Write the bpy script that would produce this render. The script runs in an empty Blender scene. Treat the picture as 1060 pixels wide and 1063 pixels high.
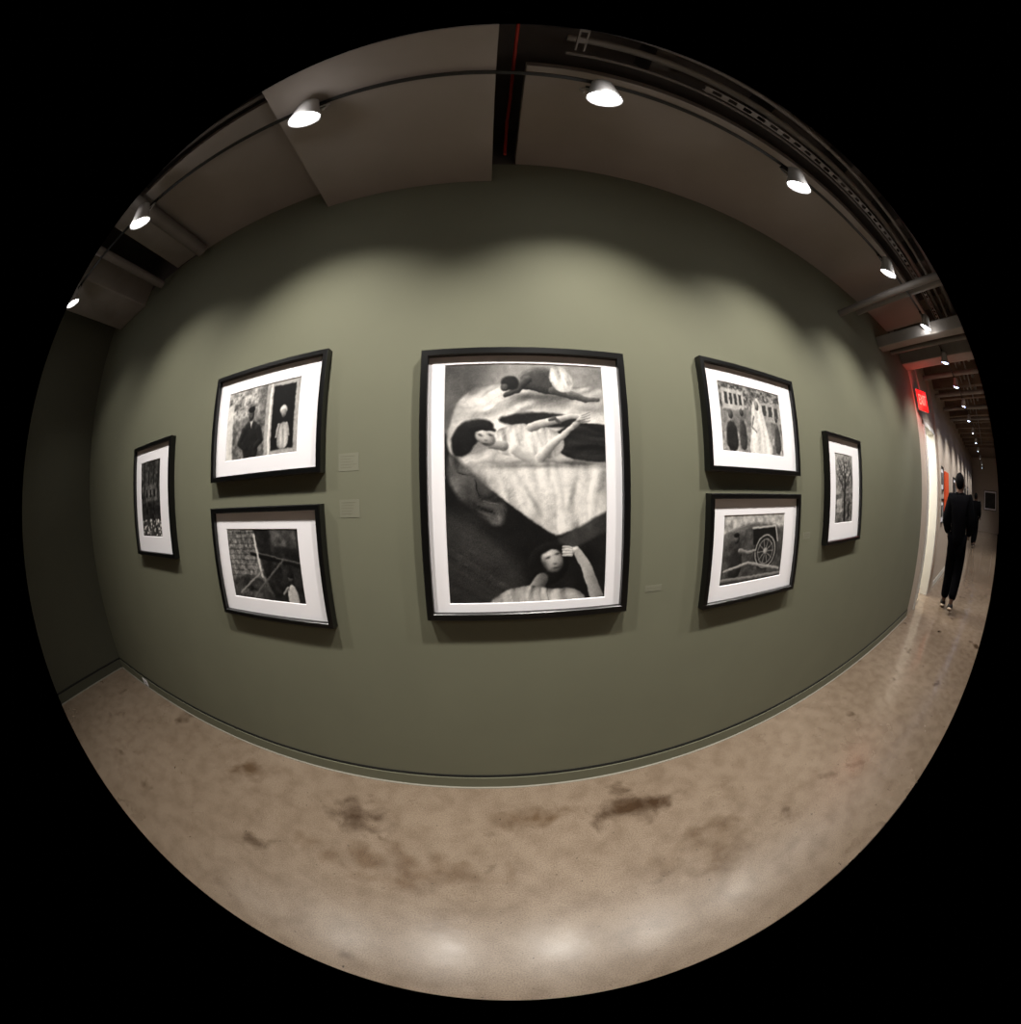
import bpy, bmesh, math, random
import numpy as np
from mathutils import Vector, Matrix
random.seed(4); rng=np.random.default_rng(7)
scene=bpy.context.scene
COL=scene.collection
try:
    scene.view_settings.view_transform='Standard'
    scene.view_settings.look='None'
except Exception: pass

# ------------------------------------------------------------ helpers
def lin(c):
    return tuple(((v/255)/12.92 if v/255<=.04045 else (((v/255)+.055)/1.055)**2.4) for v in c)
def mat(name,rgb,rough=.6,metal=0,spec=.5,emit=None,es=0,noise=0,nscale=8,bump=0):
    m=bpy.data.materials.new(name); m.use_nodes=True; nt=m.node_tree; b=nt.nodes["Principled BSDF"]
    c=(*lin(rgb),1)
    b.inputs["Base Color"].default_value=c; b.inputs["Roughness"].default_value=rough
    b.inputs["Metallic"].default_value=metal; b.inputs["Specular IOR Level"].default_value=spec
    if emit: b.inputs["Emission Color"].default_value=(*lin(emit),1); b.inputs["Emission Strength"].default_value=es
    if noise or bump:
        tc=nt.nodes.new("ShaderNodeTexCoord"); n=nt.nodes.new("ShaderNodeTexNoise"); n.inputs["Scale"].default_value=nscale; n.inputs["Detail"].default_value=6
        nt.links.new(tc.outputs["Object"],n.inputs["Vector"])
        if noise:
            r=nt.nodes.new("ShaderNodeValToRGB"); r.color_ramp.elements[0].position=.3; r.color_ramp.elements[1].position=.7
            r.color_ramp.elements[0].color=(*[v*(1-noise) for v in c[:3]],1); r.color_ramp.elements[1].color=(*[min(1,v*(1+noise)) for v in c[:3]],1)
            nt.links.new(n.outputs["Fac"],r.inputs["Fac"]); nt.links.new(r.outputs["Color"],b.inputs["Base Color"])
        if bump:
            bp=nt.nodes.new("ShaderNodeBump"); bp.inputs["Strength"].default_value=bump; bp.inputs["Distance"].default_value=.01
            nt.links.new(n.outputs["Fac"],bp.inputs["Height"]); nt.links.new(bp.outputs["Normal"],b.inputs["Normal"])
    return m
def link(o,parent=None):
    COL.objects.link(o)
    if parent: o.parent=parent
    return o
def mesh_obj(name,verts,faces,m=None,parent=None,smooth=False):
    me=bpy.data.meshes.new(name); me.from_pydata([tuple(v) for v in verts],[],faces); me.update()
    if m: me.materials.append(m)
    if smooth:
        for p in me.polygons: p.use_smooth=True
    return link(bpy.data.objects.new(name,me),parent)
def boxes(name,bl,m,parent=None,bevel=0):
    vs=[];fs=[]
    for (x0,x1,y0,y1,z0,z1) in bl:
        k=len(vs)
        vs+=[(x0,y0,z0),(x1,y0,z0),(x1,y1,z0),(x0,y1,z0),(x0,y0,z1),(x1,y0,z1),(x1,y1,z1),(x0,y1,z1)]
        fs+=[tuple(k+i for i in f) for f in [(0,3,2,1),(4,5,6,7),(0,1,5,4),(1,2,6,5),(2,3,7,6),(3,0,4,7)]]
    o=mesh_obj(name,vs,fs,m,parent)
    if bevel:
        md=o.modifiers.new("b","BEVEL"); md.width=bevel; md.segments=2; md.limit_method='ANGLE'
    return o
def tube(name,pts,r,m,parent=None):
    cu=bpy.data.curves.new(name,'CURVE'); cu.dimensions='3D'; cu.bevel_depth=r; cu.bevel_resolution=4; cu.use_fill_caps=True
    s=cu.splines.new('POLY'); s.points.add(len(pts)-1)
    for i,p in enumerate(pts): s.points[i].co=(*p,1)
    tmp=bpy.data.objects.new("t",cu); COL.objects.link(tmp)
    dg=bpy.context.evaluated_depsgraph_get(); me=bpy.data.meshes.new_from_object(tmp.evaluated_get(dg))
    bpy.data.objects.remove(tmp); me.name=name
    me.materials.clear(); me.materials.append(m)
    for p in me.polygons: p.use_smooth=True
    return link(bpy.data.objects.new(name,me),parent)
def lathe(name,prof,m,parent=None,seg=32):
    vs=[];fs=[]
    for r,z in prof:
        for i in range(seg):
            a=2*math.pi*i/seg; vs.append((r*math.cos(a),r*math.sin(a),z))
    for k in range(len(prof)-1):
        for i in range(seg):
            j=(i+1)%seg; fs.append((k*seg+i,k*seg+j,(k+1)*seg+j,(k+1)*seg+i))
    return mesh_obj(name,vs,fs,m,parent,True)
def top(o,label,cat,group=None):
    o["label"]=label; o["category"]=cat
    if group: o["group"]=group
    return o
def struct(o): o["kind"]="structure"; return o
def empty(name,loc=(0,0,0)):
    o=bpy.data.objects.new(name,None); o.empty_display_size=.1; o.location=loc; return link(o)

# ------------------------------------------------------------ materials
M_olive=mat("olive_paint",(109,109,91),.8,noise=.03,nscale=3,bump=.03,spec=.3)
M_olive_dimmed=mat("olive_paint_dimmed",(71,71,58),.85,noise=.03,nscale=3)  # wall olive darkened: lens vignette put into the left wall's colour
M_gap=mat("shadow_gap",(18,18,14),.8)
M_strip=mat("floor_seal",(150,146,134),.6)
M_panel=mat("ceiling_panel_paint",(146,138,132),.9,noise=.08,nscale=2)
M_ceil=mat("dark_ceiling_paint",(82,76,72),.95,noise=.15,nscale=3)
M_beam=mat("beam_paint",(140,134,128),.8,noise=.12,nscale=4)
M_pipe=mat("pipe_paint",(112,106,101),.6,noise=.1,nscale=6)
M_red=mat("red_pipe_paint",(180,50,34),.6)
M_black=mat("black_lacquer",(9,9,9),.3)
M_track=mat("track_black",(8,8,8),.6)
M_white=mat("fixture_white",(180,178,176),.5)
M_mat=mat("mat_board",(246,243,246),.8)
M_cream=mat("cream_plaster",(184,170,154),.8,noise=.03)
M_corr=mat("corridor_ceiling_paint",(116,98,84),.85,noise=.1)
M_lens=mat("lamp_glow",(255,255,255),.3,emit=(250,250,252),es=18)
M_lensc=mat("lamp_glow_cool",(255,255,255),.3,emit=(190,210,255),es=30)
M_doorw=mat("door_frame_paint",(216,213,204),.5)

def floor_mat():
    m=bpy.data.materials.new("polished_concrete"); m.use_nodes=True; nt=m.node_tree; N=nt.nodes; L=nt.links; b=N["Principled BSDF"]
    tc=N.new("ShaderNodeTexCoord")
    def noise(s,d=6,dist=0,off=0):
        n=N.new("ShaderNodeTexNoise"); n.inputs["Scale"].default_value=s; n.inputs["Detail"].default_value=d; n.inputs["Distortion"].default_value=dist
        mp=N.new("ShaderNodeMapping"); mp.inputs["Location"].default_value=(off,off*.7,0); L.new(tc.outputs["Object"],mp.inputs["Vector"]); L.new(mp.outputs[0],n.inputs["Vector"]); return n
    def ramp(src,stops):
        r=N.new("ShaderNodeValToRGB"); e=r.color_ramp.elements
        e[0].position=stops[0][0]; e[0].color=(*lin(stops[0][1]),1); e[1].position=stops[-1][0]; e[1].color=(*lin(stops[-1][1]),1)
        for p,c in stops[1:-1]:
            k=e.new(p); k.color=(*lin(c),1)
        L.new(src,r.inputs["Fac"]); return r
    def mul(a,bb,f=1):
        x=N.new("ShaderNodeMix"); x.data_type='RGBA'; x.blend_type='MULTIPLY'; x.inputs[0].default_value=f
        L.new(a,x.inputs[6]); L.new(bb,x.inputs[7]); return x.outputs[2]
    base=ramp(noise(.8,6,.3).outputs["Fac"],[(.3,(143,126,108)),(.5,(150,133,115)),(.7,(158,141,123))])
    mid=ramp(noise(9,12,.2).outputs["Fac"],[(.30,(226,222,218)),(.6,(255,255,255))])
    stain=ramp(noise(2.7,10,.2,7.3).outputs["Fac"],[(.28,(160,148,135)),(.36,(255,255,255))])
    spk=ramp(noise(24,3).outputs["Fac"],[(.245,(66,56,48)),(.28,(255,255,255))])
    spk2=ramp(noise(60,3,0,5).outputs["Fac"],[(.27,(80,70,62)),(.31,(255,255,255))])
    fine=ramp(noise(160,5).outputs["Fac"],[(.3,(206,202,198)),(.6,(255,255,255))])
    c=mul(base.outputs[0],mid.outputs[0]); c=mul(c,stain.outputs[0]); c=mul(c,spk.outputs[0],.85); c=mul(c,spk2.outputs[0],.7); c=mul(c,fine.outputs[0])
    nd=noise(7,10,.4,2.2)
    for (x,y,rx,ry,dk) in ((-.74,-.33,.20,.13,(120,98,78)),(.64,-.31,.26,.11,(135,116,96)),(.15,-.26,.22,.09,(185,170,152)),(-.5,-.62,.4,.14,(205,192,178)),(.9,-.75,.3,.2,(200,188,172)),(-1.5,-.25,.16,.1,(180,165,148))):
        mp=N.new("ShaderNodeMapping"); mp.inputs["Scale"].default_value=(1/rx,1/ry,0); mp.inputs["Location"].default_value=(-x/rx,-y/ry,0); L.new(tc.outputs["Object"],mp.inputs["Vector"])
        ln=N.new("ShaderNodeVectorMath"); ln.operation='LENGTH'; L.new(mp.outputs[0],ln.inputs[0])
        ad=N.new("ShaderNodeMath"); ad.operation='MULTIPLY_ADD'; L.new(nd.outputs["Fac"],ad.inputs[0]); ad.inputs[1].default_value=3.4; L.new(ln.outputs["Value"],ad.inputs[2])
        r=ramp(ad.outputs[0],[(0,dk),(1,(255,255,255))])
        mr=N.new("ShaderNodeMapRange"); mr.inputs["From Min"].default_value=1.7; mr.inputs["From Max"].default_value=2.7; L.new(ad.outputs[0],mr.inputs["Value"]); L.new(mr.outputs[0],r.inputs["Fac"])
        c=mul(c,r.outputs[0])
    L.new(c,b.inputs["Base Color"])
    sx=N.new("ShaderNodeSeparateXYZ"); L.new(tc.outputs["Object"],sx.inputs[0])
    pol=N.new("ShaderNodeMapRange"); pol.inputs["From Min"].default_value=1.8; pol.inputs["From Max"].default_value=4.6; pol.inputs["To Min"].default_value=.25; pol.inputs["To Max"].default_value=.07
    L.new(sx.outputs[0],pol.inputs["Value"])
    rr=N.new("ShaderNodeMapRange"); rr.inputs["To Min"].default_value=-.04; rr.inputs["To Max"].default_value=.14
    L.new(noise(3,5).outputs["Fac"],rr.inputs["Value"]); ad=N.new("ShaderNodeMath"); L.new(rr.outputs[0],ad.inputs[0]); L.new(pol.outputs[0],ad.inputs[1]); L.new(ad.outputs[0],b.inputs["Roughness"])
    bp=N.new("ShaderNodeBump"); bp.inputs["Strength"].default_value=.08; bp.inputs["Distance"].default_value=.01
    L.new(noise(14,6).outputs["Fac"],bp.inputs["Height"]); L.new(bp.outputs[0],b.inputs["Normal"])
    b.inputs["Specular IOR Level"].default_value=.42
    return m
M_floor=floor_mat()

# ------------------------------------------------------------ room shell
T=3.41; XL=-3.83; XR=5.1; XE=24; YB=-5.5
struct(boxes("floor",[(XL-.15,XE,YB,2.2,-.1,0)],M_floor))
struct(boxes("wall_back",[(XL,XR,0,.15,0,T)],M_olive))
struct(boxes("wall_left",[(XL-.15,XL,YB,.15,0,4)],M_olive_dimmed))
struct(boxes("wall_front",[(XL-.15,XE,YB-.15,YB,0,4)],M_cream))
struct(boxes("wall_right",[(XE,XE+.15,YB,.15,0,4)],M_cream))
DX0,DX1,DZ=5.5,6.6,2.55
struct(boxes("wall_corridor",[(XR,DX0,0,.15,0,4),(DX0,DX1,0,.15,DZ,4),(DX1,XE,0,.15,0,4)],M_cream))
struct(boxes("wall_vestibule",[(XR,DX0,.15,2.2,0,3),(DX1+.3,DX1+.4,.15,2.2,0,3),(XR,DX1+.4,2.1,2.2,0,3),(XR,DX1+.4,.15,2.2,3,3.1)],M_doorw))
struct(boxes("trim_1",[(6.72,6.98,-.06,0,0,3.4)],M_cream))
struct(boxes("ceiling",[(XL-.15,4.6,YB,.15,4.0,4.1)],M_ceil))
struct(boxes("ceiling.001",[(4.6,XE,YB,.15,3.75,3.85)],M_corr))
struct(boxes("ceiling.002",[(XL,4.6,.0,.15,T,4.0)],M_ceil))
struct(boxes("ceiling.003",[(-.93,0,-2.6,-.002,3.2,3.5)],M_panel))
struct(boxes("ceiling.004",[(.13,4.4,-.80,-.002,T,T+.12)],M_panel))
struct(boxes("ceiling.005",[(-2.15,-.935,-.95,-.002,T-.01,T+.12)],M_panel))
struct(boxes("baseboard_back",[(XL+.012,XR,-.012,0,.0,.085)],M_olive))
struct(boxes("baseboard_left",[(XL,XL+.012,YB,0,.0,.085)],M_olive_dimmed))
struct(boxes("trim_2",[(XL+.004,XR,-.005,0,.085,.103)],M_gap))
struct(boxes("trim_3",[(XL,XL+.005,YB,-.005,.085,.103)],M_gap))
struct(boxes("trim_4",[(XL+.03,XR,-.024,-.012,0,.004)],M_strip))
struct(boxes("trim_5",[(XL+.012,XL+.03,YB,-.03,0,.004)],M_strip))
struct(boxes("baseboard_corridor",[(DX1+.02,6.72,-.012,0,0,.1),(6.99,XE,-.012,0,0,.1)],M_doorw))

struct(boxes("door_1",[(DX0,DX0+.07,-.03,.15,0,DZ),(DX1-.07,DX1,-.03,.15,0,DZ),(DX0,DX1,-.03,.15,DZ-.07,DZ)],M_doorw,bevel=.004))
struct(boxes("door_2",[(DX0+.09,DX0+.15,.06,.1,.02,DZ-.09),(DX0+.50,DX0+.54,.06,.1,.02,DZ-.09),(DX0+.15,DX0+.50,.06,.1,DZ-.16,DZ-.09),(DX0+.15,DX0+.50,.06,.1,.02,.2),(DX0+.15,DX0+.50,.06,.1,1.0,1.06)],M_white,bevel=.003))

# ------------------------------------------------------------ camera
cam=bpy.data.cameras.new("camera"); cam.type='PANO'
for tgt in (cam,getattr(cam,"cycles",None)):
    if tgt is None: continue
    for k,v in (("panorama_type",'FISHEYE_EQUISOLID'),("fisheye_lens",358.49/1060*36),("fisheye_fov",math.pi)):
        try: setattr(tgt,k,v)
        except Exception: pass
cam.sensor_width=36; cam.sensor_fit='HORIZONTAL'; cam.clip_start=.01
yaw,pit,rol=.0532,-.0779,-.0188
fw=Vector((math.sin(yaw)*math.cos(pit),math.cos(yaw)*math.cos(pit),math.sin(pit))); rt=Vector((math.cos(yaw),-math.sin(yaw),0)); up=rt.cross(fw)
r2=math.cos(rol)*rt+math.sin(rol)*up; u2=-math.sin(rol)*rt+math.cos(rol)*up
cm=Matrix((r2,u2,-fw)).transposed().to_4x4(); cm.translation=Vector((0,-1.253,1.55))
co=link(bpy.data.objects.new("camera",cam)); co.matrix_world=cm; scene.camera=co

# ------------------------------------------------------------ monochrome prints
def vnoise(W,H,s,seed):
    r=np.random.default_rng(seed); tot=np.zeros((H,W)); amp=1;sm=0
    for o in range(4):
        gx=max(2,int(s*W/max(W,H)))+2; gy=max(2,int(s*H/max(W,H)))+2
        g=r.random((gy,gx)); x=np.linspace(0,gx-1.001,W); y=np.linspace(0,gy-1.001,H)
        x0=x.astype(int); y0=y.astype(int); fx=(x-x0)[None]; fy=(y-y0)[:,None]; fx=fx*fx*(3-2*fx); fy=fy*fy*(3-2*fy)
        a=g[np.ix_(y0,x0)]*(1-fx)+g[np.ix_(y0,x0+1)]*fx; b=g[np.ix_(y0+1,x0)]*(1-fx)+g[np.ix_(y0+1,x0+1)]*fx
        tot+=amp*(a*(1-fy)+b*fy); sm+=amp; amp*=.55; s*=2.1
    return tot/sm-.5
def vn(x,y,seed):
    r=np.random.default_rng(seed); g=r.random((64,64)); x=x%63; y=y%63; x0=np.floor(x).astype(int)%63; y0=np.floor(y).astype(int)%63
    fx=x-np.floor(x); fy=y-np.floor(y); fx=fx**3*(fx*(fx*6-15)+10); fy=fy**3*(fy*(fy*6-15)+10)
    return (g[y0,x0]*(1-fx)+g[y0,x0+1]*fx)*(1-fy)+(g[y0+1,x0]*(1-fx)+g[y0+1,x0+1]*fx)*fy-.5
class Canvas:
    def __init__(s,W,H,box,base=.5,seed=1,warp=0,wsc=14):
        s.W,s.H=W,H; s.x0,s.y0,s.x1,s.y1=box; s.a=np.full((H,W),base,float); s.seed=seed
        s.X,s.Y=np.meshgrid(np.linspace(s.x0,s.x1,W),np.linspace(s.y0,s.y1,H)); s.px=(s.x1-s.x0)/W
        if warp: s.X=s.X+warp*2*vnoise(W,H,wsc,seed+101); s.Y=s.Y+warp*2*vnoise(W,H,wsc,seed+202)
    def n(s,sc,k=0): return vnoise(s.W,s.H,sc,s.seed*31+k+int(sc))
    def put(s,al,val): s.a=s.a*(1-al)+val*al
    def sd(s,P):
        X,Y=s.X,s.Y; d=np.full(X.shape,1e9); ins=np.zeros(X.shape,bool)
        for i in range(len(P)):
            (ax,ay),(bx,by)=P[i],P[(i+1)%len(P)]
            ex,ey=bx-ax,by-ay; t=np.clip(((X-ax)*ex+(Y-ay)*ey)/(ex*ex+ey*ey+1e-9),0,1)
            d=np.minimum(d,np.hypot(X-ax-t*ex,Y-ay-t*ey))
            c=((ay>Y)!=(by>Y)); c&=X<(bx-ax)*(Y-ay)/((by-ay) if by!=ay else 1e-9)+ax; ins^=c
        return np.where(ins,-d,d)
    def smooth(s,P,it=2):
        for _ in range(it):
            Q=[]
            for i in range(len(P)):
                a=P[i]; b=P[(i+1)%len(P)]; Q+=[(a[0]*.75+b[0]*.25,a[1]*.75+b[1]*.25),(a[0]*.25+b[0]*.75,a[1]*.25+b[1]*.75)]
            P=Q
        return P
    def poly(s,P,v,soft=1,nz=0,nsc=12,grad=(0,0),k=0,sm=0):
        if sm: P=s.smooth(P,sm)
        d=s.sd(P); al=np.clip(.5-d/(soft+1e-6),0,1); cx=np.mean([p[0] for p in P]); cy=np.mean([p[1] for p in P])
        val=v+grad[0]*(s.X-cx)+grad[1]*(s.Y-cy)
        if nz: val=val+nz*2*s.n(nsc,k)
        s.put(al,val)
    def cloth(s,P,v,ang,wave,length,depth,soft=1.5,seed=0,org=None,sm=2,lx=-.7,ly=-.7,edge=0,wf=10):
        """cloth with anisotropic folds, lit from one side"""
        if sm: P=s.smooth(P,sm)
        d=s.sd(P); al=np.clip(.5-d/soft,0,1)
        wx=wf*vn(s.X/26,s.Y/26,seed+1)
        if org: 
            A=np.arctan2(s.Y-org[1],s.X-org[0]); R=np.hypot(s.X-org[0],s.Y-org[1]); u=A*org[2]+wx*.6; w=R
        else:
            c,q=math.cos(ang),math.sin(ang); u=-s.X*q+s.Y*c+wx; w=s.X*c+s.Y*q
        h=vn(u/wave,w/length,seed+2)+.4*vn(u/wave*1.9+9,w/length*1.5,seed+3)
        h=h*wave*1.6
        gy,gx=np.gradient(h,(s.y1-s.y0)/s.H,s.px)
        sh=-(gx*lx+gy*ly)*-1
        val=v+depth*np.clip(sh,-1.6,.8)+depth*.35*vn(s.X/30,s.Y/30,seed+8)
        if edge: val=val-edge*np.exp(np.minimum(0,d)/4)
        s.put(al,val)
    def round_(s,P,v,rad,shade,soft=1.2,lx=-.5,ly=-.8,sm=2,nz=0):
        d=s.sd(s.smooth(P,sm)); al=np.clip(.5-d/soft,0,1); h=np.sqrt(np.clip(-d,0,rad)*(2*rad-np.clip(-d,0,rad)))
        gy,gx=np.gradient(h,(s.y1-s.y0)/s.H,s.px)
        val=v+shade*.5*np.clip((lx*-gx+ly*-gy)*-1,-1.2,1.2)
        if nz: val=val+nz*2*s.n(20,3)
        s.put(al,val)
    def ell(s,cx,cy,rx,ry,v,rot=0,soft=.15,shade=.15,lx=-.4,ly=-.6,nz=0,nsc=14):
        c,q=math.cos(rot),math.sin(rot); dx=s.X-cx; dy=s.Y-cy; a=(dx*c+dy*q)/rx; b=(-dx*q+dy*c)/ry; r=np.hypot(a,b)
        al=np.clip((1-r)/soft+.5,0,1); val=v+shade*(lx*dx/rx+ly*dy/ry)-shade*.6*np.clip(r,0,1)**3
        if nz: val=val+nz*2*s.n(nsc,5)
        s.put(al,val)
    def dark(s,cx,cy,rx,ry,amt,rot=0):
        c,q=math.cos(rot),math.sin(rot); dx=s.X-cx; dy=s.Y-cy; a=(dx*c+dy*q)/rx; b=(-dx*q+dy*c)/ry
        s.a=s.a*(1-amt*np.exp(-(a*a+b*b)))
    def line(s,P,w,amt):
        best=np.full(s.X.shape,1e9)
        for i in range(len(P)-1):
            (ax,ay),(bx,by)=P[i],P[i+1]; ex,ey=bx-ax,by-ay
            t=np.clip(((s.X-ax)*ex+(s.Y-ay)*ey)/(ex*ex+ey*ey+1e-9),0,1); best=np.minimum(best,np.hypot(s.X-ax-t*ex,s.Y-ay-t*ey))
        s.a=s.a*(1-amt*np.exp(-(best/w)**2))
    def limb(s,P,W,v,shade=.22,soft=1,lx=-.5,ly=-.8,nz=0):
        best=np.full(s.X.shape,1e9); off=np.zeros(s.X.shape)
        for i in range(len(P)-1):
            (ax,ay),(bx,by)=P[i],P[i+1]; ex,ey=bx-ax,by-ay
            t=np.clip(((s.X-ax)*ex+(s.Y-ay)*ey)/(ex*ex+ey*ey+1e-9),0,1); w=W[i]*(1-t)+W[i+1]*t
            dx=s.X-ax-t*ex; dy=s.Y-ay-t*ey; d=np.hypot(dx,dy)-w; m=d<best; best=np.where(m,d,best); off=np.where(m,(lx*dx+ly*dy)/w,off)
        al=np.clip(.5-best/soft,0,1); val=v+shade*np.clip(off,-1,1)
        if nz: val=val+nz*2*s.n(18,6)
        s.put(al,val)
    def out(s,grain=.03,blur=2,mott=.12):
        a=s.a*(1+mott*2*s.n(40,77)+mott*s.n(12,78))
        for _ in range(blur):
            p=np.pad(a,1,mode='edge'); a=.4*a+.15*(p[:-2,1:-1]+p[2:,1:-1]+p[1:-1,:-2]+p[1:-1,2:])
        a=np.clip(a,0,1); a=a*.6+.4*(a*a*(3-2*a))
        return np.clip(a+grain*rng.standard_normal(a.shape),.03,.95)
def print_mesh(name,arr,x0,x1,z0,z1,y,parent,m):
    H,W=arr.shape; xs=np.linspace(x0,x1,W); zs=np.linspace(z1,z0,H); X,Z=np.meshgrid(xs,zs)
    co_=np.stack([X.ravel(),np.full(W*H,y),Z.ravel()],1)
    idx=np.arange(W*H).reshape(H,W); f=np.stack([idx[1:,:-1],idx[1:,1:],idx[:-1,1:],idx[:-1,:-1]],-1).reshape(-1,4)
    me=bpy.data.meshes.new(name); me.vertices.add(W*H); me.vertices.foreach_set("co",co_.ravel().astype(np.float32))
    me.loops.add(f.size); me.loops.foreach_set("vertex_index",f.ravel().astype(np.int32))
    me.polygons.add(len(f)); me.polygons.foreach_set("loop_start",np.arange(0,f.size,4,dtype=np.int32)); me.polygons.foreach_set("loop_total",np.full(len(f),4,dtype=np.int32))
    me.update(calc_edges=True)
    at=me.color_attributes.new("tone",'FLOAT_COLOR','POINT'); g=arr.ravel(); g=np.where(g<=.04045,g/12.92,((g+.055)/1.055)**2.4)
    c=np.stack([g*1.03,g*.985,g*.93,np.ones_like(g)],1); at.data.foreach_set("color",c.ravel().astype(np.float32))
    me.materials.append(m); return link(bpy.data.objects.new(name,me),parent)
M_print=bpy.data.materials.new("silver_print"); M_print.use_nodes=True
_b=M_print.node_tree.nodes["Principled BSDF"]; _a=M_print.node_tree.nodes.new("ShaderNodeVertexColor"); _a.layer_name="tone"
M_print.node_tree.links.new(_a.outputs[0],_b.inputs["Base Color"]); _b.inputs["Roughness"].default_value=.5; _b.inputs["Specular IOR Level"].default_value=.25

def framed(cx,cz,w,h,mo,inset,arr,label,depth=.045):
    e=empty("framed_photograph",(cx,0,cz)); top(e,label,"framed photograph")
    hw,hh=w/2,h/2
    rings=[(hw,hh,0),(hw,hh,-depth+.003),(hw-.003,hh-.003,-depth),(hw-mo+.003,hh-mo+.003,-depth),(hw-mo,hh-mo,-depth+.003),(hw-mo,hh-mo,-.012)]
    vs=[];fs=[]
    for a,b,y in rings: vs+=[(-a,y,-b),(a,y,-b),(a,y,b),(-a,y,b)]
    for k in range(len(rings)-1):
        for i in range(4):
            j=(i+1)%4; fs.append((k*4+i,k*4+j,(k+1)*4+j,(k+1)*4+i))
    mesh_obj("frame",vs,fs,M_black,e)
    l,r,t,b=inset; x0,x1,z0,z1=-hw+l,hw-r,-hh+b,hh-t
    a,bb=hw-mo,hh-mo; bv=.003
    R_=[(-a,a,-bb,bb,-.022),(x0-bv,x1+bv,z0-bv,z1+bv,-.022),(x0,x1,z0,z1,-.019)]
    vs=[];fs=[]
    for xa,xb,za,zb,y in R_: vs+=[(xa,y,za),(xb,y,za),(xb,y,zb),(xa,y,zb)]
    for k in range(2):
        for i in range(4):
            j=(i+1)%4; fs.append((k*4+i,k*4+j,(k+1)*4+j,(k+1)*4+i))
    mesh_obj("mat_board",vs,fs,M_mat,e)
    print_mesh("photograph_print",arr,x0,x1,z0,z1,-.0185,e,M_print)
    return e

# --- big print
c=Canvas(380,570,(461,379,626,626),.55,3,warp=1.1,wsc=34)
c.a=.50+.10*(c.X-461)/165+.10*c.n(6)
c.poly([(450,370),(512,370),(500,410),(482,446),(450,455)],.36,22,.10,9)
c.poly([(455,446),(500,486),(560,548),(632,540),(632,632),(455,632)],.10,6,.07,10)
c.cloth([(450,524),(500,545),(545,600),(505,640),(450,640)],.22,.62,7,120,.09,18,seed=71,sm=1,wf=2)
bed=[(464,450),(474,415),(500,400),(545,404),(590,404),(640,400),(640,520),(575,552),(540,535),(492,498),(463,472)]
c.cloth(bed,.76,-.35,15,36,.13,3,seed=84,sm=2,edge=.15)
c.dark(600,426,34,4,.2,.1)
c.dark(560,415,36,5,.5)
c.round_([(536,398),(540,387),(556,381),(574,384),(590,396),(588,411),(566,413),(550,407),(540,407)],.26,8,-.34,1.6,nz=.03)
c.limb([(546,396),(535,408),(522,413)],[4.2,3.2,2.2],.23,.2,1.4)
c.limb([(572,408),(592,413),(606,417)],[4.5,3.6,2.6],.28,.2,1.4)
c.limb([(590,410),(608,416),(620,416)],[3.4,2.6,2],.38,.2,1.4)
c.ell(528,400,9,7.6,.10,.2,shade=.12,soft=.3); c.ell(522.5,405,4.6,4,.30,0,soft=.4,shade=.25)
c.cloth([(568,382),(582,379),(594,391),(593,408),(578,410),(569,400)],.84,1.2,7,15,.14,1.6,seed=91,edge=.18)
c.poly([(510,440),(530,433),(560,431),(590,434),(604,441),(596,447),(540,448)],.12,3,.06,sm=2)
c.dark(600,486,34,6,.5)
c.cloth([(570,456),(586,444),(604,441),(640,444),(640,482),(600,482),(574,474)],.13,.1,10,26,.07,2,seed=95,edge=.04)
c.dark(545,485,46,5,.45)
c.cloth([(504,462),(514,449),(534,443),(556,445),(578,452),(584,468),(566,481),(538,480),(514,473)],.84,1.3,8,19,.17,1.6,seed=101,edge=.25)
c.round_([(470,452),(478,441),(494,437),(508,440),(512,447),(501,452),(493,462),(484,475),(470,476),(467,462)],.09,7,-.12,2.6,nz=.07)
c.limb([(507,464),(520,466)],[4.2,5.2],.54,.24,1.6)
c.ell(502,457.5,10.6,7.2,.70,.42,shade=.34,soft=.25)
c.limb([(488,448),(500,445.5),(511,450)],[3.4,3.2,1.6],.10,.06,2.4)
c.dark(497,454.5,3,1.2,.6,.35); c.dark(506.4,454.5,2.6,1.1,.55,.35); c.dark(502.4,460,1.6,.9,.35); c.dark(502,463.3,3.4,.8,.5,.1); c.dark(492.5,461,4,4.5,.4)
c.dark(566,474,26,5,.35,-.7)
c.limb([(532,470),(552,483),(569,465),(594,444)],[6,5.8,4,2.6],.66,.34,1.4)
c.limb([(548,447),(568,441),(590,435),(601,436)],[4.8,4,2.8,2.4],.64,.34,1.4)
c.limb([(594,444),(602,437)],[3,3.4],.58,.3,1.4)
for i in range(4): c.limb([(601,434+i*2.2),(610,430.5+i*2.8)],[1.2,.8],.6,.22,1)
c.dark(599,440,6,1.2,.4)
c.limb([(578,442),(573,437),(567,439)],[1.6,1.8,1.4],.30,.15,1.2)
sh=[(478,480),(510,484),(560,482),(600,486),(640,482),(640,528),(576,560),(556,548),(520,520),(494,500)]
c.cloth(sh,.84,0,17,70,.15,2.6,seed=117,org=(590,700,210),sm=1,edge=.12)
c.dark(560,486,70,3,.35); c.dark(628,508,12,20,.25); c.dark(500,500,16,8,.4,.8); c.dark(548,520,3,22,.25,-.5); c.dark(590,515,3,24,.2,.25)
c.poly([(574,560),(640,526),(640,548),(580,576)],.24,4,.08)
c.cloth([(462,468),(482,484),(506,508),(524,526),(516,550),(494,534),(464,508)],.30,.8,10,32,.18,5,seed=121)
c.round_([(541,590),(545,572),(560,562),(578,565),(586,578),(584,598),(566,610),(548,606)],.07,8,-.12,3,nz=.04)
c.limb([(557,602),(549,618)],[7,9],.42,.24,2)
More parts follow.
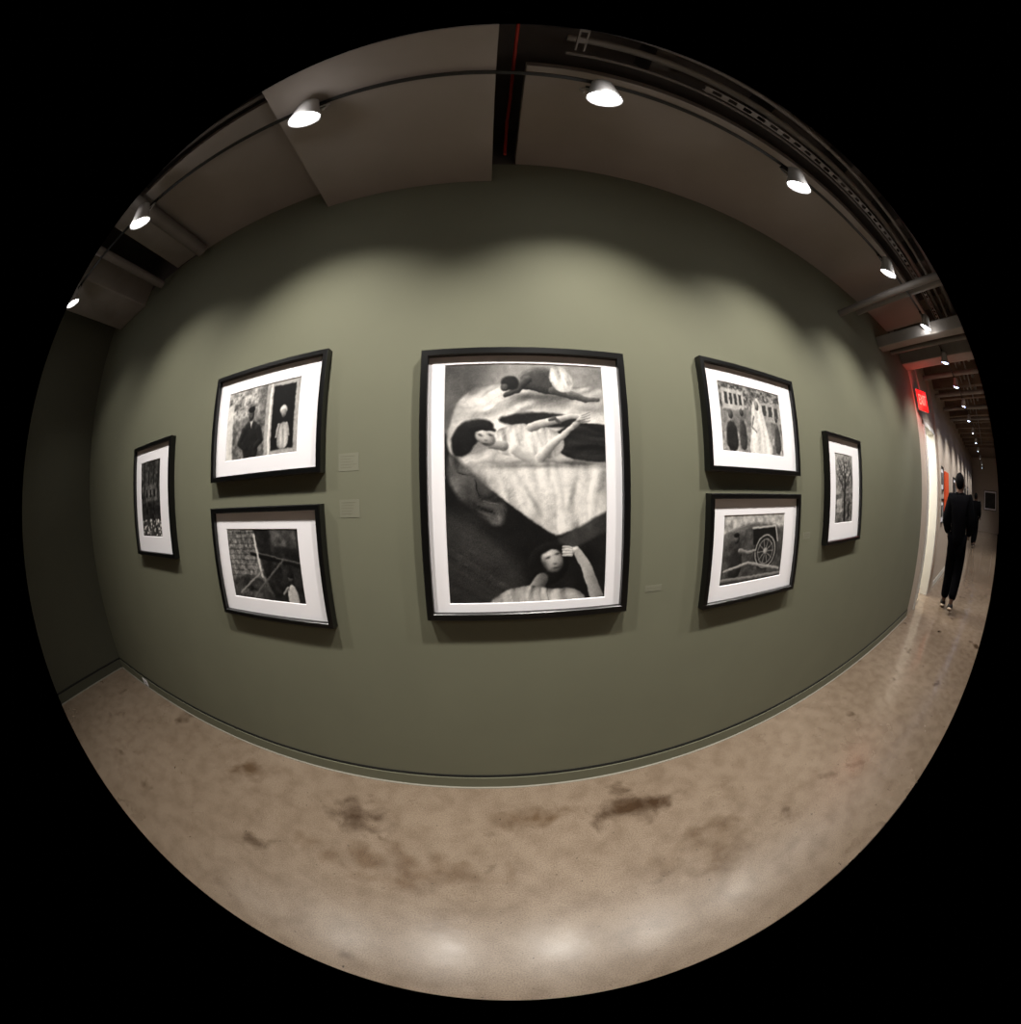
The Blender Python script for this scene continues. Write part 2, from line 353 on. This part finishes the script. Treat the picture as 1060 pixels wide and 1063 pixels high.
c.cloth([(492,640),(510,616),(540,607),(566,613),(596,612),(616,640)],.74,1.3,10,26,.16,2,seed=131,edge=.25)
c.ell(568,583,11.4,14,.68,-.4,shade=.42,soft=.22)
c.limb([(556,572),(566,567),(579,568)],[3.4,3.6,2.6],.09,.05,2.4)
c.dark(563.5,579.5,3.2,1.4,.65,-.35); c.dark(573,576,2.8,1.2,.65,-.35); c.dark(570.6,586,2.2,1.2,.4); c.dark(571.5,590.5,4,1.0,.5,-.2); c.dark(558,590,5,9,.55); c.dark(578,590,4,7,.3)
c.dark(598,606,8,20,.4,-.4)
c.limb([(582,574),(593,573),(604,590),(618,626)],[3.8,4.2,5.4,7.6],.66,.38,1.4)
for i in range(4): c.limb([(588,570+i*2.6),(579,568.5+i*3.0)],[1.5,1.1],.70,.28,1)
c.a*=1-.28*np.clip(((c.X-543)/95)**2+((c.Y-502)/140)**2-.6,0,1)
BIG=c.out(.03,2,.12)

# --- medium left upper
c=Canvas(200,144,(0,0,100,70),.5,5,warp=1.0,wsc=26)
c.a=.44+.45*c.n(16); c.poly([(-3,-3),(48,-3),(48,30),(-3,34)],.58,7,.4,26)
c.poly([(-3,34),(60,28),(60,75),(-3,75)],.42,6,.25,22)
c.poly([(-2,14),(9,12),(10,75),(-2,75)],.78,2.5,.10)
c.poly([(58,-5),(105,-5),(105,75),(58,75)],.62,1.5,.10)
c.poly([(67,4),(95,4),(95,66),(67,66)],.06,1.6)
c.limb([(64,0),(64,70)],[1.2,1.2],.86,.1,1.4)
c.round_([(25,44),(30,36),(38,33),(47,36),(51,46),(48,75),(28,75)],.12,6,-.14,2,nz=.04); c.limb([(28,42),(22,54),(30,61)],[4,3.4,2.4],.13,.14,1.8); c.limb([(48,42),(53,54),(46,60)],[4,3.4,2.4],.12,.14,1.8)
c.ell(38,27.4,4.2,5.8,.34,shade=.3,soft=.35); c.ell(38,22,5,3,.06,soft=.4); c.poly([(36.4,34),(40.6,34),(38.5,41)],.74,1.2)
c.dark(36.3,26.6,1.3,.8,.5); c.dark(39.8,26.6,1.3,.8,.5)
c.cloth([(76,44),(82,39),(88,44),(90,66),(74,66)],.78,1.5,5,18,.12,1.6,seed=5,edge=.25); c.ell(82,29,4.6,4.6,.76,soft=.4,shade=.3); c.ell(82,32.4,3.3,4.4,.54,soft=.3,shade=.3); c.limb([(77,43),(74,54)],[1.6,1.2],.6,.25,1.4); c.limb([(87,43),(90,54)],[1.6,1.2],.6,.25,1.4)
MA=c.out(.03,1,.10)
c=Canvas(200,144,(0,0,100,70),.4,6,warp=1.1,wsc=28)
c.a=.40+.4*c.n(18); c.poly([(-3,-3),(60,-3),(40,46),(-3,50)],.44,6,.32,30)
for i in range(9): c.line([(0,4+i*5.4),(58-i*3,3+i*5.4)],.7,.35)
c.poly([(40,-3),(105,-3),(105,75),(60,75)],.14,4,.12,14)
c.limb([(36,24),(102,34)],[1.8,1.8],.07,.08,1.6); c.limb([(36,21.6),(102,31.6)],[.5,.5],.45,.1,1.4); c.limb([(42,6),(48,46)],[1.3,1.3],.8,.12,1.6)
c.cloth([(-3,50),(46,44),(70,75),(-3,75)],.26,.5,8,18,.14,3,seed=15); c.limb([(10,66),(50,40)],[.9,.9],.55,.1,1.4); c.limb([(30,70),(80,28)],[1.1,1.1],.36,.1,1.4)
c.round_([(80,56),(86,51),(92,56),(93,75),(79,75)],.68,4,-.3,1.8); c.ell(86,46,3.4,4.2,.36,soft=.35,shade=.3); c.ell(86,43.4,3.7,2.4,.1,soft=.4); c.limb([(81,56),(74,62)],[1.6,1.2],.5,.25,1.4)
c.poly([(64,-3),(98,-3),(98,18),(66,16)],.30,3,.2,16)
MB=c.out(.03,1,.10)
c=Canvas(200,144,(0,0,100,70),.5,7,warp=1.1,wsc=28)
c.a=.48+.4*c.n(16); c.poly([(-3,-3),(105,-3),(105,22),(-3,26)],.40,5,.42,30)
c.poly([(4,6),(36,6),(36,26),(4,28)],.66,1.8,.14)
for i in range(4): c.poly([(8+i*7,10),(12+i*7,10),(12+i*7,22),(8+i*7,22)],.2,1.2)
c.poly([(62,14),(105,10),(105,34),(62,34)],.56,2,.16)
for i in range(3): c.poly([(66+i*11,17),(73+i*11,16),(73+i*11,28),(66+i*11,28)],.24,1.2)
c.poly([(-3,50),(105,48),(105,75),(-3,75)],.56,7,.28,22)
c.round_([(6,44),(14,38),(22,44),(23,70),(6,70)],.15,5,-.14,2,nz=.05); c.ell(14,33,3.2,4.2,.32,soft=.35,shade=.25); c.round_([(25,40),(30,34),(36,40),(37,68),(25,68)],.24,5,-.18,2,nz=.05); c.ell(30.5,29,2.8,3.8,.3,soft=.35,shade=.25)
c.cloth([(50,16),(57,8),(64,15),(68,30),(74,50),(83,76),(37,76),(45,44),(47,28)],.86,0,9,70,.12,2,seed=25,org=(57,-30,60),edge=.15)
c.ell(57,18.4,3.6,5,.48,soft=.35,shade=.3); c.limb([(50,31),(46,42),(53,47)],[1.5,1.3,1.1],.5,.25,1.4)
c.round_([(84,40),(90,34),(96,40),(97,68),(84,68)],.28,5,-.2,2,nz=.05); c.ell(90,29,2.8,3.8,.34,soft=.35,shade=.25)
MC=c.out(.03,1,.10)
c=Canvas(200,144,(0,0,100,70),.5,8,warp=.8,wsc=24)
c.a=.46+.42*c.n(18); c.poly([(-3,-3),(105,-3),(105,14),(-3,18)],.64,5,.25,18)
c.round_([(-8,22),(20,12),(50,8),(92,12),(110,30),(110,80),(-8,80)],.28,14,-.2,3,nz=.12)
c.poly([(44,14),(84,14),(88,30),(46,32)],.10,1.8); c.limb([(44,14),(84,13),(90,30)],[1,1,1],.68,.15,1.4)
for R0,v in ((21,.14),(19,.62),(17.4,.14),(14.5,.48),(13,.17)):
    dd=np.hypot((c.X-68)/1.0,(c.Y-40)); c.put(np.clip((R0-dd)/1.2,0,1),v)
for i in range(10): c.limb([(68,40),(68+14*math.cos(i*.628),40+14*math.sin(i*.628))],[.5,.5],.55,.1,1)
c.ell(68,40,4,4,.58,shade=.3,soft=.3)
c.round_([(9,36),(18,29),(28,34),(30,64),(8,64)],.18,6,-.18,2.2,nz=.05); c.ell(19,23.4,3.6,4.8,.38,soft=.35,shade=.35); c.ell(19,19.8,4,2.6,.1,soft=.4); c.limb([(25,36),(38,39),(50,38)],[2.3,1.9,1.5],.46,.3,1.6)
c.limb([(4,56),(40,50),(96,62)],[1.3,1.6,1.6],.56,.3,1.6); c.limb([(0,66),(100,68)],[2.4,2.4],.40,.3,1.6)
MD=c.out(.03,1,.10)
c=Canvas(90,180,(0,0,50,100),.3,9,warp=1.2,wsc=22)
c.a=.26+.45*c.n(22)
for q in (8,20,33,44): c.limb([(q,78),(q+2,0)],[1.4,.8],.08,.06,1.5)
c.poly([(10,34),(42,30),(42,52),(10,54)],.38,3,.22,16)
for q in (14,24,34): c.poly([(q,38),(q+4,38),(q+4,48),(q,48)],.10,1.4)
c.poly([(-2,56),(52,54),(52,76),(-2,78)],.16,4,.2,18)
for i in range(46):
    x,y=random.uniform(1,49),random.uniform(77,99); c.ell(x,y,random.uniform(1,2.2),random.uniform(1.2,2.4),random.uniform(.5,.9),random.random(),shade=.25,soft=.8)
ME=c.out(.03,1,.15)
c=Canvas(90,180,(0,0,50,100),.6,10,warp=1.2,wsc=22)
c.a=.58+.3*c.n(8)
c.poly([(-2,60),(52,56),(52,102),(-2,102)],.40,4,.3,20)
c.ell(25,30,21,24,.42,nz=.55,nsc=26,soft=.9)
c.limb([(26,96),(25,62),(27,36),(24,10)],[3,2.2,1.5,.6],.13,.08,1.5)
for a,b in (((26,60),(10,34)),((27,50),(42,26)),((25,40),(12,16)),((26,34),(38,10)),((14,40),(4,30)),((38,32),(47,24)),((12,20),(6,8)),((38,12),(44,4))): c.limb([a,b],[1.1,.3],.16,0,1.2)
c.poly([(4,66),(18,64),(18,84),(4,86)],.62,2,.2); c.limb([(38,92),(38,74)],[2.6,2.4],.14,.1,1.5); c.ell(38,69.5,1.9,2.5,.3)
MF=c.out(.03,1,.15)

bx0,bx1,bz0,bz1=-.258,.519,1.049,2.07
framed((bx0+bx1)/2,(bz0+bz1)/2,bx1-bx0,bz1-bz0,.028,(.09,.092,.064,.064),BIG,"large black-framed black-and-white print of figures on a rumpled bed")
mi=(.102,.135,.100,.095)
framed(-1.011,1.883,.693,.516,.024,mi,MA,"black-framed monochrome print of a man by a doorway, wide white mat")
framed(-1.02,1.245,.693,.516,.024,mi,MB,"black-framed monochrome print of masonry and beams, wide white mat")
framed(1.25,1.867,.693,.516,.024,mi,MC,"black-framed monochrome print of a veiled figure outdoors, wide white mat")
framed(1.255,1.256,.693,.516,.024,mi,MD,"black-framed monochrome print of an old car wheel, wide white mat")
framed(-2.082,1.579,.582,.686,.024,(.11,.17,.11,.12),ME,"black-framed monochrome print of dark trees above white flowers")
framed(2.227,1.551,.582,.686,.024,(.14,.15,.12,.13),MF,"black-framed monochrome print of a bare tree in a street")

# far corridor pictures
M_orange=mat("orange_print",(225,84,36),.6); M_dk=mat("dark_print",(50,46,44),.6,noise=.5,nscale=6)
def simple_frame(x,z,w,h,m,label):
    e=empty("framed_picture",(x,0,z)); top(e,label,"picture")
    boxes("frame",[(-w/2,w/2,-.03,0,-h/2,-h/2+.03),(-w/2,w/2,-.03,0,h/2-.03,h/2),(-w/2,-w/2+.03,-.03,0,-h/2+.03,h/2-.03),(w/2-.03,w/2,-.03,0,-h/2+.03,h/2-.03)],M_black,e)
    boxes("mat_board",[(-w/2+.03,w/2-.03,-.012,0,-h/2+.03,h/2-.03)],M_mat,e)
    boxes("picture_print",[(-w/2+.11,w/2-.11,-.016,-.012,-h/2+.11,h/2-.11)],m,e)
    return e
simple_frame(7.35,1.85,.5,.42,M_dk,"small black-framed dark picture on the cream corridor wall")
simple_frame(7.35,1.3,.5,.42,M_dk,"small black-framed dark picture on the cream corridor wall")
top(boxes("poster",[(7.75,8.45,-.04,-.001,1.2,2.0)],M_orange),"bright orange poster panel on the cream corridor wall","poster")
for x in (10.2,11.8,13.4,15.4,17.6): simple_frame(x,1.6,.8,.8,M_dk,"black-framed picture further along the cream corridor wall")
e=simple_frame(0,0,1.2,1.0,M_dk,"black-framed picture on the end wall of the corridor"); e.rotation_euler=(0,0,-math.pi/2); e.location=(XE,-1.7,1.6)

# wall labels
M_lab=mat("label_card",(116,115,98),.8); M_txt=mat("label_ink",(102,101,85),.8)
def wlabel(x,z,w,h,n):
    e=empty("wall_label",(x,0,z)); top(e,"small pale olive text label beside the framed prints","wall label","picture labels")
    boxes("card",[(-w/2,w/2,-.001,0,-h/2,h/2)],M_lab,e)
    rows=[]
    for i in range(n):
        zz=h/2-.012-i*.011; L=w*random.uniform(.5,.85)
        rows.append((-w/2+.008,-w/2+.008+L,-.0013,-.001,zz-.001,zz+.001))
    boxes("text_lines",rows,M_txt,e)
wlabel(-.555,1.66,.09,.07,5); wlabel(-.555,1.48,.09,.07,5); wlabel(.655,1.12,.08,.028,2); wlabel(1.74,1.28,.08,.04,2)
e=empty("wall_outlet",(-3.14,-.012,.045)); top(e,"small white electrical cover low on the olive baseboard","outlet")
boxes("cover_plate",[(-.05,.05,-.006,0,-.03,.03)],M_mat,e,bevel=.002); boxes("socket_slot",[(-.02,-.012,-.0068,-.006,-.01,.01)],M_gap,e); boxes("socket_slot",[(.012,.02,-.0068,-.006,-.01,.01)],M_gap,e)

# ------------------------------------------------------------ track + lights
def ty(x): return -.76+(.06*x if x<0 else -.012*x)
TZ=3.17
def track(a,b,f):
    pts=[(a,f(a)),(b,f(b))]; vs=[]
    for (x,y) in pts: vs+=[(x,y-.010,TZ),(x,y+.010,TZ),(x,y+.010,TZ+.018),(x,y-.010,TZ+.018)]
    t=mesh_obj("light_track",vs,[(0,1,2,3),(4,7,6,5),(0,4,5,1),(1,5,6,2),(2,6,7,3),(3,7,4,0)],M_track)
    top(t,"thin black lighting track suspended below the ceiling","light track","lighting track sections")
for a,b in ((-3.6,-.95),(-.95,2.1),(2.1,6),(6,12),(12,22)): track(a,b,ty)
track(-3,14,lambda x:-3.1)  # added unseen track, only carries the fill lamps behind the camera
def spot(x,y,z,tgt,power,size=1.5,blend=1,scale=1,bloom=0,lens=None,col=(1,.955,.885)):
    e=empty("track_light",(x,y,z)); top(e,"white can spotlight with glowing lens on the black ceiling track","spotlight","track spotlights")
    dv=(Vector(tgt)-Vector((x,y,z))).normalized()
    q=(Vector((0,.5,-.87)) if bloom else dv).to_track_quat('-Z','Y'); ql=dv.to_track_quat('-Z','Y')
    def add(o): o.rotation_mode='QUATERNION'; o.rotation_quaternion=q; o.scale=(scale,)*3; return o
    add(lathe("housing",[(.0,.12),(.03,.12),(.042,.11),(.048,.08),(.062,.02),(.070,0),(.072,-.012),(.067,-.012),(.063,.004),(.05,.05),(.0,.06)],M_white,e))
    add(lathe("lamp_lens",[(.0,-.020),(.02,-.018),(.045,-.010),(.062,.004)],lens or M_lens,e))
    tube("yoke",[(-.075,0,.02),(-.079,0,.09),(-.05,0,.112),(.05,0,.112),(.079,0,.09),(.075,0,.02)],.005,M_white,e)
    boxes("track_adapter",[(-.05,.05,-.012,.012,.112,TZ-z)],M_track,e,bevel=.003)
    ld=bpy.data.lights.new("lamp",'SPOT'); ld.energy=power; ld.spot_size=size; ld.spot_blend=blend; ld.shadow_soft_size=.05; ld.color=col
    lo=link(bpy.data.objects.new("lamp_light",ld),e); lo.rotation_mode='QUATERNION'; lo.rotation_quaternion=ql; lo.location=Vector((0,.02,-.035))
    if bloom:
        ld=bpy.data.lights.new("bloom_fill",'POINT'); ld.energy=bloom; ld.shadow_soft_size=.04; ld.color=(1,.97,.95)  # added point light, imitates lens bloom on the ceiling round each lamp
        lo=link(bpy.data.objects.new("bloom_fill_light",ld),e); lo.location=Vector((0,-.08,-.07))
for x,p in ((-2.95,24),(-1.82,82),(-.73,130),(.40,134),(1.42,122),(2.53,102),(3.63,84)): spot(x,ty(x),3.03,(x*.97,0,.55),p,1.92,1,bloom=.8)
for x in (4.75,5.9,7.2,8.6,10.2,12,14,16.5,19,21.5): spot(x,ty(x),3.03,(x+.3,-.25,1.0),76,2.0,.7,lens=M_lensc,col=(1,.97,.95))
for x,p in ((-1.9,50),(0.3,85),(2.6,65),(5.2,65),(8.5,130),(12.5,240)): spot(x,-3.1,3.03,(x+.1,-2.4,0),p,1.9,1)  # added unseen row behind the camera, fill light for the floor
ld=bpy.data.lights.new("vestibule_lamp",'AREA'); ld.energy=75; ld.size=.8; ld.color=(1,.98,.92)
e=empty("ceiling_light",(6.2,1.1,2.95)); top(e,"square white ceiling light inside the doorway","ceiling light")
boxes("diffuser",[(-.3,.3,-.3,.3,0,.04)],mat("diffuser",(255,250,230),.5,emit=(255,245,215),es=3),e); lo=link(bpy.data.objects.new("lamp_light",ld),e); lo.location=(0,0,-.02)

# ------------------------------------------------------------ ceiling services
def pipe(pts,r,m,label,name="ceiling_pipe",cat="pipe"):
    return top(tube(name,pts,r,m),label,cat)
pipe([(.085,-2.6,3.72),(.085,-.42,3.72),(.075,-.25,3.66),(.07,-.07,3.5),(.07,-.07,3.44)],.009,M_red,"thin red sprinkler pipe running in the ceiling gap")
pipe([(-2.07,-1.5,3.33),(-2.05,-.06,3.33)],.05,M_pipe,"grey painted pipe crossing below the ceiling")
pipe([(-2.62,-1.6,3.28),(-2.6,-.05,3.28)],.035,M_pipe,"grey painted pipe crossing below the ceiling")
top(boxes("ceiling_beam",[(-3.55,-2.95,-2.2,-.002,3.24,3.5)],M_beam,bevel=.01),"wide grey boxed beam meeting the olive wall","beam")
top(boxes("ceiling_beam",[(-2.5,-2.2,-2.0,-.002,3.42,3.6)],M_beam,bevel=.01),"narrow grey boxed beam meeting the olive wall","beam")
pipe([(2.76,-.0,3.0),(2.78,-2.2,3.02)],.028,M_pipe,"grey conduit projecting from the olive wall overhead")
pipe([(3.3,-.0,3.24),(3.32,-2.2,3.26)],.045,M_pipe,"thick grey pipe crossing below the ceiling")
top(boxes("ceiling_beam",[(3.7,3.86,-2.4,-.002,2.98,3.10)],M_beam,bevel=.008),"pale grey boxed beam projecting from the olive wall","beam")
pipe([(4.25,0,3.1),(4.27,-2.4,3.1)],.03,M_pipe,"grey conduit projecting from the olive wall overhead")
for y,z,r,l in ((-1.02,3.62,.03,"long grey pipe running along the dark ceiling"),(-1.14,3.5,.02,"slim grey conduit running along the dark ceiling"),(-1.28,3.66,.05,"thick grey pipe running along the dark ceiling"),(-.9,3.55,.012,"slim grey conduit running along the dark ceiling")):
    pipe([(.3,y,z),(4.5,y,z),(16,y,z)],r,M_pipe,l)
pipe([(-3.8,-1.05,3.5),(-1.0,-1.0,3.5)],.02,M_pipe,"slim grey conduit running along the dark ceiling")
pipe([(-3.8,-1.2,3.62),(-1.0,-1.15,3.62)],.04,M_pipe,"long grey pipe running along the dark ceiling")
def strut(x0,x1,y0,y1,z,along,label):
    e=empty("slotted_strut",(0,0,0)); top(e,label,"metal strut")
    n=int((x1-x0 if along=='x' else y1-y0)/.09); bl=[]
    if along=='x':
        bl=[(x0,x1,y0,y0+.008,z,z+.02),(x0,x1,y0+.036,y0+.044,z,z+.02)]+[(x0+i*.09,x0+i*.09+.04,y0+.008,y0+.036,z,z+.004) for i in range(n)]
    else:
        bl=[(x0,x0+.008,y0,y1,z,z+.02),(x0+.036,x0+.044,y0,y1,z,z+.02)]+[(x0+.008,x0+.036,y0+i*.09,y0+i*.09+.04,z,z+.004) for i in range(n)]
    boxes("channel",bl,M_pipe,e)
strut(.9,6,-1.0,-.95,3.36,'x',"slotted grey metal strut along the dark ceiling")
strut(.32,.36,-2.4,-.95,3.45,'y',"slotted grey metal strut crossing the dark ceiling")
for x in (.75,1.5,2.25,3.0,3.75): top(boxes("ceiling_joist",[(x,x+.1,-4,-.86,3.72,4.0)],M_ceil),"dark painted joist under the open ceiling","joist","dark joists")
for i in range(14):
    x=4.9+i*.95; top(boxes("ceiling_joist",[(x,x+.16,-4,-.0,3.5,3.75)],M_corr),"brown painted joist above the corridor","joist","corridor joists")
for i in range(5):
    x=5.2+i*1.3; pipe([(x,-2.6,3.38),(x,0,3.38)],.04,M_beam,"pale pipe crossing above the corridor")
top(boxes("ceiling_beam",[(4.75,5.05,-3,-.002,3.1,3.45)],M_beam,bevel=.01),"pale grey boxed beam at the end of the olive wall","beam")

# ------------------------------------------------------------ exit sign
M_exit=mat("exit_red",(150,10,8),.4,emit=(255,18,14),es=2.2); M_exl=mat("exit_letter",(255,150,140),.4,emit=(255,100,85),es=2.6)
e=empty("exit_sign",(5.34,-.11,2.76)); top(e,"glowing red EXIT sign hanging above the corridor doorway","exit sign")
e.rotation_euler=(0,0,math.radians(66))
boxes("housing",[(0,.03,-.155,.155,-.14,.14)],M_white,e,bevel=.006)
boxes("sign_face",[(-.004,0,-.15,.15,-.135,.135)],M_exit,e)
boxes("mount",[(.01,.03,-.015,.015,.14,.74)],M_white,e)
tc_=bpy.data.curves.new("exit_text",'FONT'); tc_.body="EXIT"; tc_.size=.13; tc_.extrude=.002; tc_.align_x='CENTER'; tc_.align_y='CENTER'
tmp=bpy.data.objects.new("t",tc_); COL.objects.link(tmp); dg=bpy.context.evaluated_depsgraph_get(); me=bpy.data.meshes.new_from_object(tmp.evaluated_get(dg)); bpy.data.objects.remove(tmp)
me.materials.clear(); me.materials.append(M_exl); tx=link(bpy.data.objects.new("exit_lettering",me),e)
tx.rotation_euler=(math.pi/2,0,-math.pi/2); tx.location=(-.007,0,0); tx.scale=(.85,1.5,1)
ld=bpy.data.lights.new("exit_glow",'POINT'); ld.energy=5; ld.shadow_soft_size=.08; ld.color=(1,.08,.05); lo=link(bpy.data.objects.new("exit_glow",ld),e); lo.location=(-.12,0,-.05)

# ------------------------------------------------------------ people
def skin(name,V,E,Rr,m,parent,root=0,sub=2):
    me=bpy.data.meshes.new(name); me.from_pydata(V,E,[]); me.materials.append(m)
    o=link(bpy.data.objects.new(name,me),parent)
    md=o.modifiers.new("skin",'SKIN'); md.use_smooth_shade=True
    sv=me.skin_vertices[0].data
    for i,r in enumerate(Rr): sv[i].radius=(r if isinstance(r,tuple) else (r,r))
    sv[root].use_root=True
    s=o.modifiers.new("s",'SUBSURF'); s.levels=sub; s.render_levels=sub
    return o
def chain(parts):
    V=[];E=[];Rr=[];ids={}
    for nm,p,r,par in parts:
        ids[nm]=len(V); V.append(p); Rr.append(r)
        if par is not None: E.append((ids[par],ids[nm]))
    return V,E,Rr
def blob(name,cx,cy,cz,rx,ry,rz,m,parent,fn=None):
    seg,rg=28,18; vs=[];fs=[]
    for k in range(rg+1):
        t=math.pi*k/rg
        for i in range(seg):
            a=2*math.pi*i/seg; x,y,z=math.sin(t)*math.cos(a),math.sin(t)*math.sin(a),math.cos(t)
            if fn: x,y,z=fn(x,y,z)
            vs.append((cx+rx*x,cy+ry*y,cz+rz*z))
    for k in range(rg):
        for i in range(seg):
            j=(i+1)%seg; fs.append((k*seg+i,(k+1)*seg+i,(k+1)*seg+j,k*seg+j))
    return mesh_obj(name,vs,fs,m,parent,True)
def person(loc,rotz,label,hairc,topc,legc,shoec,sc=1,wide=1.12):
    e=empty("person",loc); e.rotation_euler=(0,0,rotz); e.scale=(sc*wide,sc*wide,sc); top(e,label,"person")
    Ms=mat("skin_tone",(90,62,48),.6); Mh=mat("hair",hairc,.9,spec=.1); Mt=mat("jacket_cloth",topc,1,spec=.05); Ml=mat("trouser_cloth",legc,1,spec=.05); Mo=mat("shoe",shoec,.6); Mso=mat("pale_sole",(190,172,152),.7)
    J=dict(pel=(0,0,.95),sp=(0,0,1.13),ch=(.0,0,1.33),nk=(.005,0,1.5),hb=(.02,0,1.575),hm=(.03,0,1.65),ht=(.02,0,1.70),
      hL=(0,.085,.9),kL=(.07,.09,.5),aL=(.06,.085,.1),tL=(.22,.10,.035),hR=(0,-.085,.9),kR=(.0,-.085,.5),aR=(-.2,-.075,.16),tR=(-.09,-.08,.05),
      sL=(-.01,.17,1.43),eL=(-.05,.24,1.15),wL=(.13,.20,.98),sR=(-.01,-.17,1.43),eR=(-.05,-.24,1.15),wR=(.13,-.20,.98))
    P=[("pel",J["pel"],(.13,.10),None),("sp",J["sp"],(.12,.09),"pel"),("ch",J["ch"],(.13,.1),"sp"),("nk",J["nk"],.06,"ch"),("hb",J["hb"],.075,"nk"),("hm",J["hm"],.10,"hb"),("ht",J["ht"],.085,"hm"),("nose",(.13,0,1.63),.014,"hm"),
       ("earL",(.02,.095,1.64),.014,"hm"),("earR",(.02,-.095,1.64),.014,"hm")]
    for s in "LR":
        P+=[("h"+s,J["h"+s],.09,"pel"),("k"+s,J["k"+s],.062,"h"+s),("a"+s,J["a"+s],.042,"k"+s),("t"+s,J["t"+s],.03,"a"+s),
            ("s"+s,J["s"+s],.06,"ch"),("e"+s,J["e"+s],.042,"s"+s),("w"+s,J["w"+s],.03,"e"+s)]
        w=Vector(J["w"+s]); pm=w+Vector((.06,0,-.015)); P.append(("p"+s,tuple(pm),(.034,.018),"w"+s))
        sg=1 if s=="L" else -1
        for i,(dy,ln) in enumerate(((.026,.07),(.009,.08),(-.009,.075),(-.026,.06))):
            a=pm+Vector((.035,dy,-.005)); b=a+Vector((ln*.5,0,-.015)); g=b+Vector((ln*.3,0,-.03))
            P+= [(f"f{s}{i}a",tuple(a),.009,"p"+s),(f"f{s}{i}b",tuple(b),.008,f"f{s}{i}a"),(f"f{s}{i}c",tuple(g),.007,f"f{s}{i}b")]
        P+=[(f"th{s}",tuple(w+Vector((.04,-sg*.035,.0))),.010,"w"+s),(f"th{s}b",tuple(w+Vector((.075,-sg*.045,-.01))),.009,f"th{s}")]
    V,E,Rr=chain(P); skin("body",V,E,Rr,Ms,e)
    blob("hair",-.002,0,1.675,.105,.088,.115,Mh,e,lambda x,y,z:(x*(.72 if (x>0 and z<.25) else 1)-(.12 if (x>0 and z<.25) else 0),y,z))
    Q=[("ch",J["ch"],(.24,.16),None),("sp",J["sp"],(.215,.155),"ch"),("pel",(0,0,.97),(.22,.165),"sp"),("hem",(0,0,.82),(.215,.165),"pel"),("nk",(.0,0,1.48),.11,"ch"),("hd",(-.05,0,1.54),.09,"nk")]
    for s in "LR":
        wr=Vector(J["e"+s])*.1+Vector(J["w"+s])*.9
        Q+=[("s"+s,J["s"+s],.115,"ch"),("e"+s,J["e"+s],.092,"s"+s),("w"+s,tuple(wr),.062,"e"+s)]
    V,E,Rr=chain(Q); skin("jacket",V,E,Rr,Mt,e)
    Q=[("pel",(0,0,.93),(.17,.14),None)]
    for s in "LR":
        an=Vector(J["k"+s])*.05+Vector(J["a"+s])*.95
        Q+=[("h"+s,J["h"+s],.125,"pel"),("m"+s,tuple((Vector(J["h"+s])+Vector(J["k"+s]))/2),.115,"h"+s),("k"+s,J["k"+s],.10,"m"+s),("c"+s,tuple((Vector(J["k"+s])*.6+Vector(J["a"+s])*.4)),.095,"k"+s),("a"+s,tuple(an),.08,"c"+s)]
    V,E,Rr=chain(Q); skin("trousers",V,E,Rr,Ml,e)
    for s in "LR":
        a=Vector(J["a"+s]); t=Vector(J["t"+s]); hl=a+Vector((-.03,0,-.045))
        V,E,Rr=chain([("h",tuple(hl),.062,None),("m",tuple((hl+t)/2+Vector((0,0,.01))),.062,"h"),("t",tuple(t),.05,"m")]); skin("shoe",V,E,Rr,Mo,e)
        V,E,Rr=chain([("h",tuple(hl+Vector((-.035,0,-.018))),(.05,.018),None),("m",tuple((hl+t)/2+Vector((-.005,0,-.024))),(.05,.016),"h"),("t",tuple(t+Vector((.02,0,-.02))),(.042,.012),"m")]); skin("shoe_sole",V,E,Rr,Mso,e)
    return e
person((6.1,-.64,0),.06,"person walking away in dark hooded jacket, slim dark trousers, pale-soled shoes",(6,5,5),(6,6,8),(5,5,7),(26,20,18),1.06)
p=person((15.0,-.68,0),-.2,"person in dark jacket and trousers standing by the corridor wall",(8,7,7),(8,8,10),(8,8,10),(20,16,14))

# ------------------------------------------------------------ world
w=bpy.data.worlds.new("w"); scene.world=w; w.use_nodes=True
w.node_tree.nodes["Background"].inputs[0].default_value=(1,.93,.85,1); w.node_tree.nodes["Background"].inputs[1].default_value=.02
